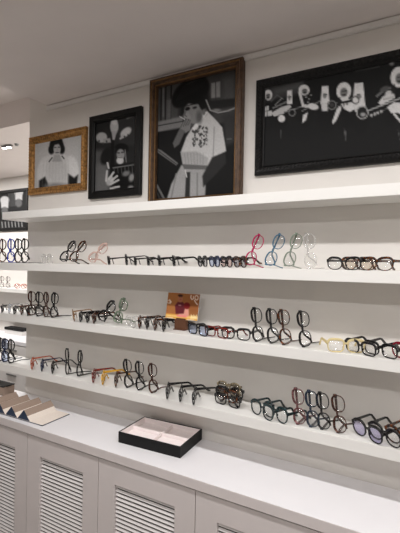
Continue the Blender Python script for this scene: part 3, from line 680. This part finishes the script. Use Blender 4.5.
(1.1245,-0.261,-0.155,'E','brow','brown','clear',4,-6,19,'dark brown glasses on end, rightmost standing pair of the lower shelf'),
(1.1245,-0.168,-0.1546,'U','over','black','violet',36,0,20,'round dark glasses with violet lenses at the right end of the lower shelf'),
(1.1245,-0.112,-0.1549,'U','over','black','clear',35,0,20,'round black glasses with clear lenses right of the violet lensed pair'),
(1.1245,-0.056,-0.1553,'U','over','tortoise','clear',34,0,20,'round tortoiseshell glasses cut by the right picture edge, lower shelf'),
(1.428,-4.262,1.24,'E','thin','brown','clear',-30,0,21,'thin glasses on end at the left edge of the bright recess shelf'),
(1.428,-4.153,1.24,'E','thin','brown','clear',-30,0,21,'thin glasses on end on the recess shelf, nearer the wall corner'),
(1.428,-3.932,1.24,'F','panto','orange','clear',-40,0,21,'orange brown glasses folded on the bright recess shelf'),
]
heap = 0
for z, X, Y, pose, st, colr, tint, psi, tilt, gi, label in ITEMS:
    lift = 0
    if 'heap' in GROUPS[gi]: lift = heap; heap += .0155
    UP_PITCH = 7 if (pose == 'U' and psi > 30) else 3
    if pose == 'U' and psi < 30: UP_PITCH = 0
    glasses(z, X, Y, pose, st, colr, tint, psi, tilt, label, GROUPS[gi], lift)

# ------------------------------------------------------------------ the bright recess beyond the wall corner
boxes('wall_shelf', M_SHELF, (XL+.002, XC-.002, 1.18, YA-.001, 1.385, 1.428), bev=.0012, label='white shelf on the far wall of the bright recess', cat='shelf')
boxes('recess_countertop', M_TOP, (XL+.002, XC-.002, 1.02, YA-.001, .862, .90), bev=.002, label='white counter top along the far wall of the bright recess', cat='counter')
t = empty('lidded_box', (-4.065, 1.30, .90), 'low white box with black lid on the counter of the bright recess', 'box')
bm = bmesh.new(); box(bm, -.155, .155, -.045, .045, 0, .044, bev=.002); obj('body', bm, M_TRIM, t)
bm = bmesh.new(); box(bm, -.158, .158, -.048, .048, .0445, .074, bev=.002); obj('lid', bm, M_BLACK, t)
for k, lab in enumerate(('white flat fronted cabinet in the recess, next to the wall corner', 'white flat fronted cabinet in the recess, second from the wall corner', 'white flat fronted cabinet in the recess, third from the wall corner', 'white flat fronted cabinet in the recess, fourth from the wall corner')):
    x1 = -2.21-.62*k-.0; x0 = x1-.62
    t = empty('recess_cabinet', ((x0+x1)/2, 1.2, 0), lab, 'cabinet', 'cabinets in the bright recess')
    bm = bmesh.new(); box(bm, -.308, .308, -.16, .155, .06, .86); box(bm, -.305, .305, -.11, .155, 0, .06); obj('body', bm, M_TRIM, t)
    for j in range(3):
        bm = bmesh.new(); box(bm, -.306, .306, -.178, -.161, .07+j*.262, .07+j*.262+.256, bev=.002); dr = obj('drawer', bm, M_TRIM, t)
        bm = bmesh.new(); box(bm, -.08, .08, -.190, -.1785, .07+j*.262+.20, .07+j*.262+.216, bev=.003); obj('handle', bm, M_STEEL, dr)
t = empty('ceiling_spotlight', (-3.13, .50, ZA), 'small bright twin spotlight under the recess ceiling', 'light')
bm = bmesh.new(); box(bm, -.075, .045, -.016, .016, -.010, 0, bev=.003); obj('mounting_plate', bm, M_STEEL, t)
for x in (-.048, .012):
    bm = bmesh.new(); bmesh.ops.create_cone(bm, cap_ends=True, segments=20, radius1=.021, radius2=.021, depth=.010, matrix=Matrix.Translation((x, 0, -.0155))); s_ = obj('lamp_head', bm, M_STEEL, t)
    bm = bmesh.new(); bmesh.ops.create_cone(bm, cap_ends=True, segments=20, radius1=.0185, radius2=.0185, depth=.002, matrix=Matrix.Translation((x, 0, -.0218))); obj('lamp_lens', bm, M_LAMP, s_)
t = empty('smoke_detector', (-3.03, .51, ZA), 'small grey ceiling sensor beside the twin spotlight', 'sensor')
bm = bmesh.new(); bmesh.ops.create_cone(bm, cap_ends=True, segments=20, radius1=.012, radius2=.019, depth=.016, matrix=Matrix.Translation((0, 0, -.0085))); obj('housing', bm, M_STEEL, t)

# ------------------------------------------------------------------ light
def area(name, loc, sx, sy, power, col, rot=(0, 0, 0), spread=180):
    L = bpy.data.lights.new(name, 'AREA'); L.shape = 'RECTANGLE'; L.size = sx; L.size_y = sy; L.energy = power; L.color = col; L.spread = math.radians(spread)
    o = bpy.data.objects.new(name, L); COL.objects.link(o); o.location = loc; o.rotation_euler = rot; return o
WARM = (1, .945, .88); NEUT = (1, .978, .97)
area('ceiling_strip_light', (-.30, -1.0, ZC-.012), 3.3, .07, 36, NEUT, spread=174)
area('ceiling_strip_light', (-.30, -2.2, ZC-.012), 3.3, .10, 29, NEUT, spread=174)
area('recess_strip_light', (-3.9, .62, ZA-.012), 3.0, .08, 55, NEUT)
area('high_ceiling_light', (-3.9, -1.6, ZH-.012), 1.4, 1.0, 1.5, NEUT)
W = bpy.data.worlds.new('world'); SC.world = W; W.use_nodes = True
W.node_tree.nodes['Background'].inputs['Color'].default_value = (.9, .92, 1, 1); W.node_tree.nodes['Background'].inputs['Strength'].default_value = .05

# ------------------------------------------------------------------ camera
CAM_M=[[0.872259,-0.018506,0.488694],[0.488702,-0.004407,-0.872440],[0.018299,0.999819,0.005200]]
CAM_LOC=(0,-1.6863,1.7356)
F_PX=400.66
cd = bpy.data.cameras.new('camera'); cam = bpy.data.objects.new('camera', cd); COL.objects.link(cam)
cam.matrix_world = Matrix.Translation(CAM_LOC) @ Matrix(CAM_M).to_4x4()
cd.sensor_fit = 'VERTICAL'; cd.sensor_height = 36; cd.lens = F_PX/533*36; cd.clip_start = .01
SC.camera = cam
SC.view_settings.view_transform = 'Standard'; SC.view_settings.look = 'None'; SC.view_settings.gamma = 1; SC.view_settings.exposure = 0
SC.view_settings.use_curve_mapping = False
SC.cycles.max_bounces = 10; SC.cycles.diffuse_bounces = 6; SC.cycles.transparent_max_bounces = 24; SC.cycles.use_denoising = True
SC.cycles.sample_clamp_indirect = 6
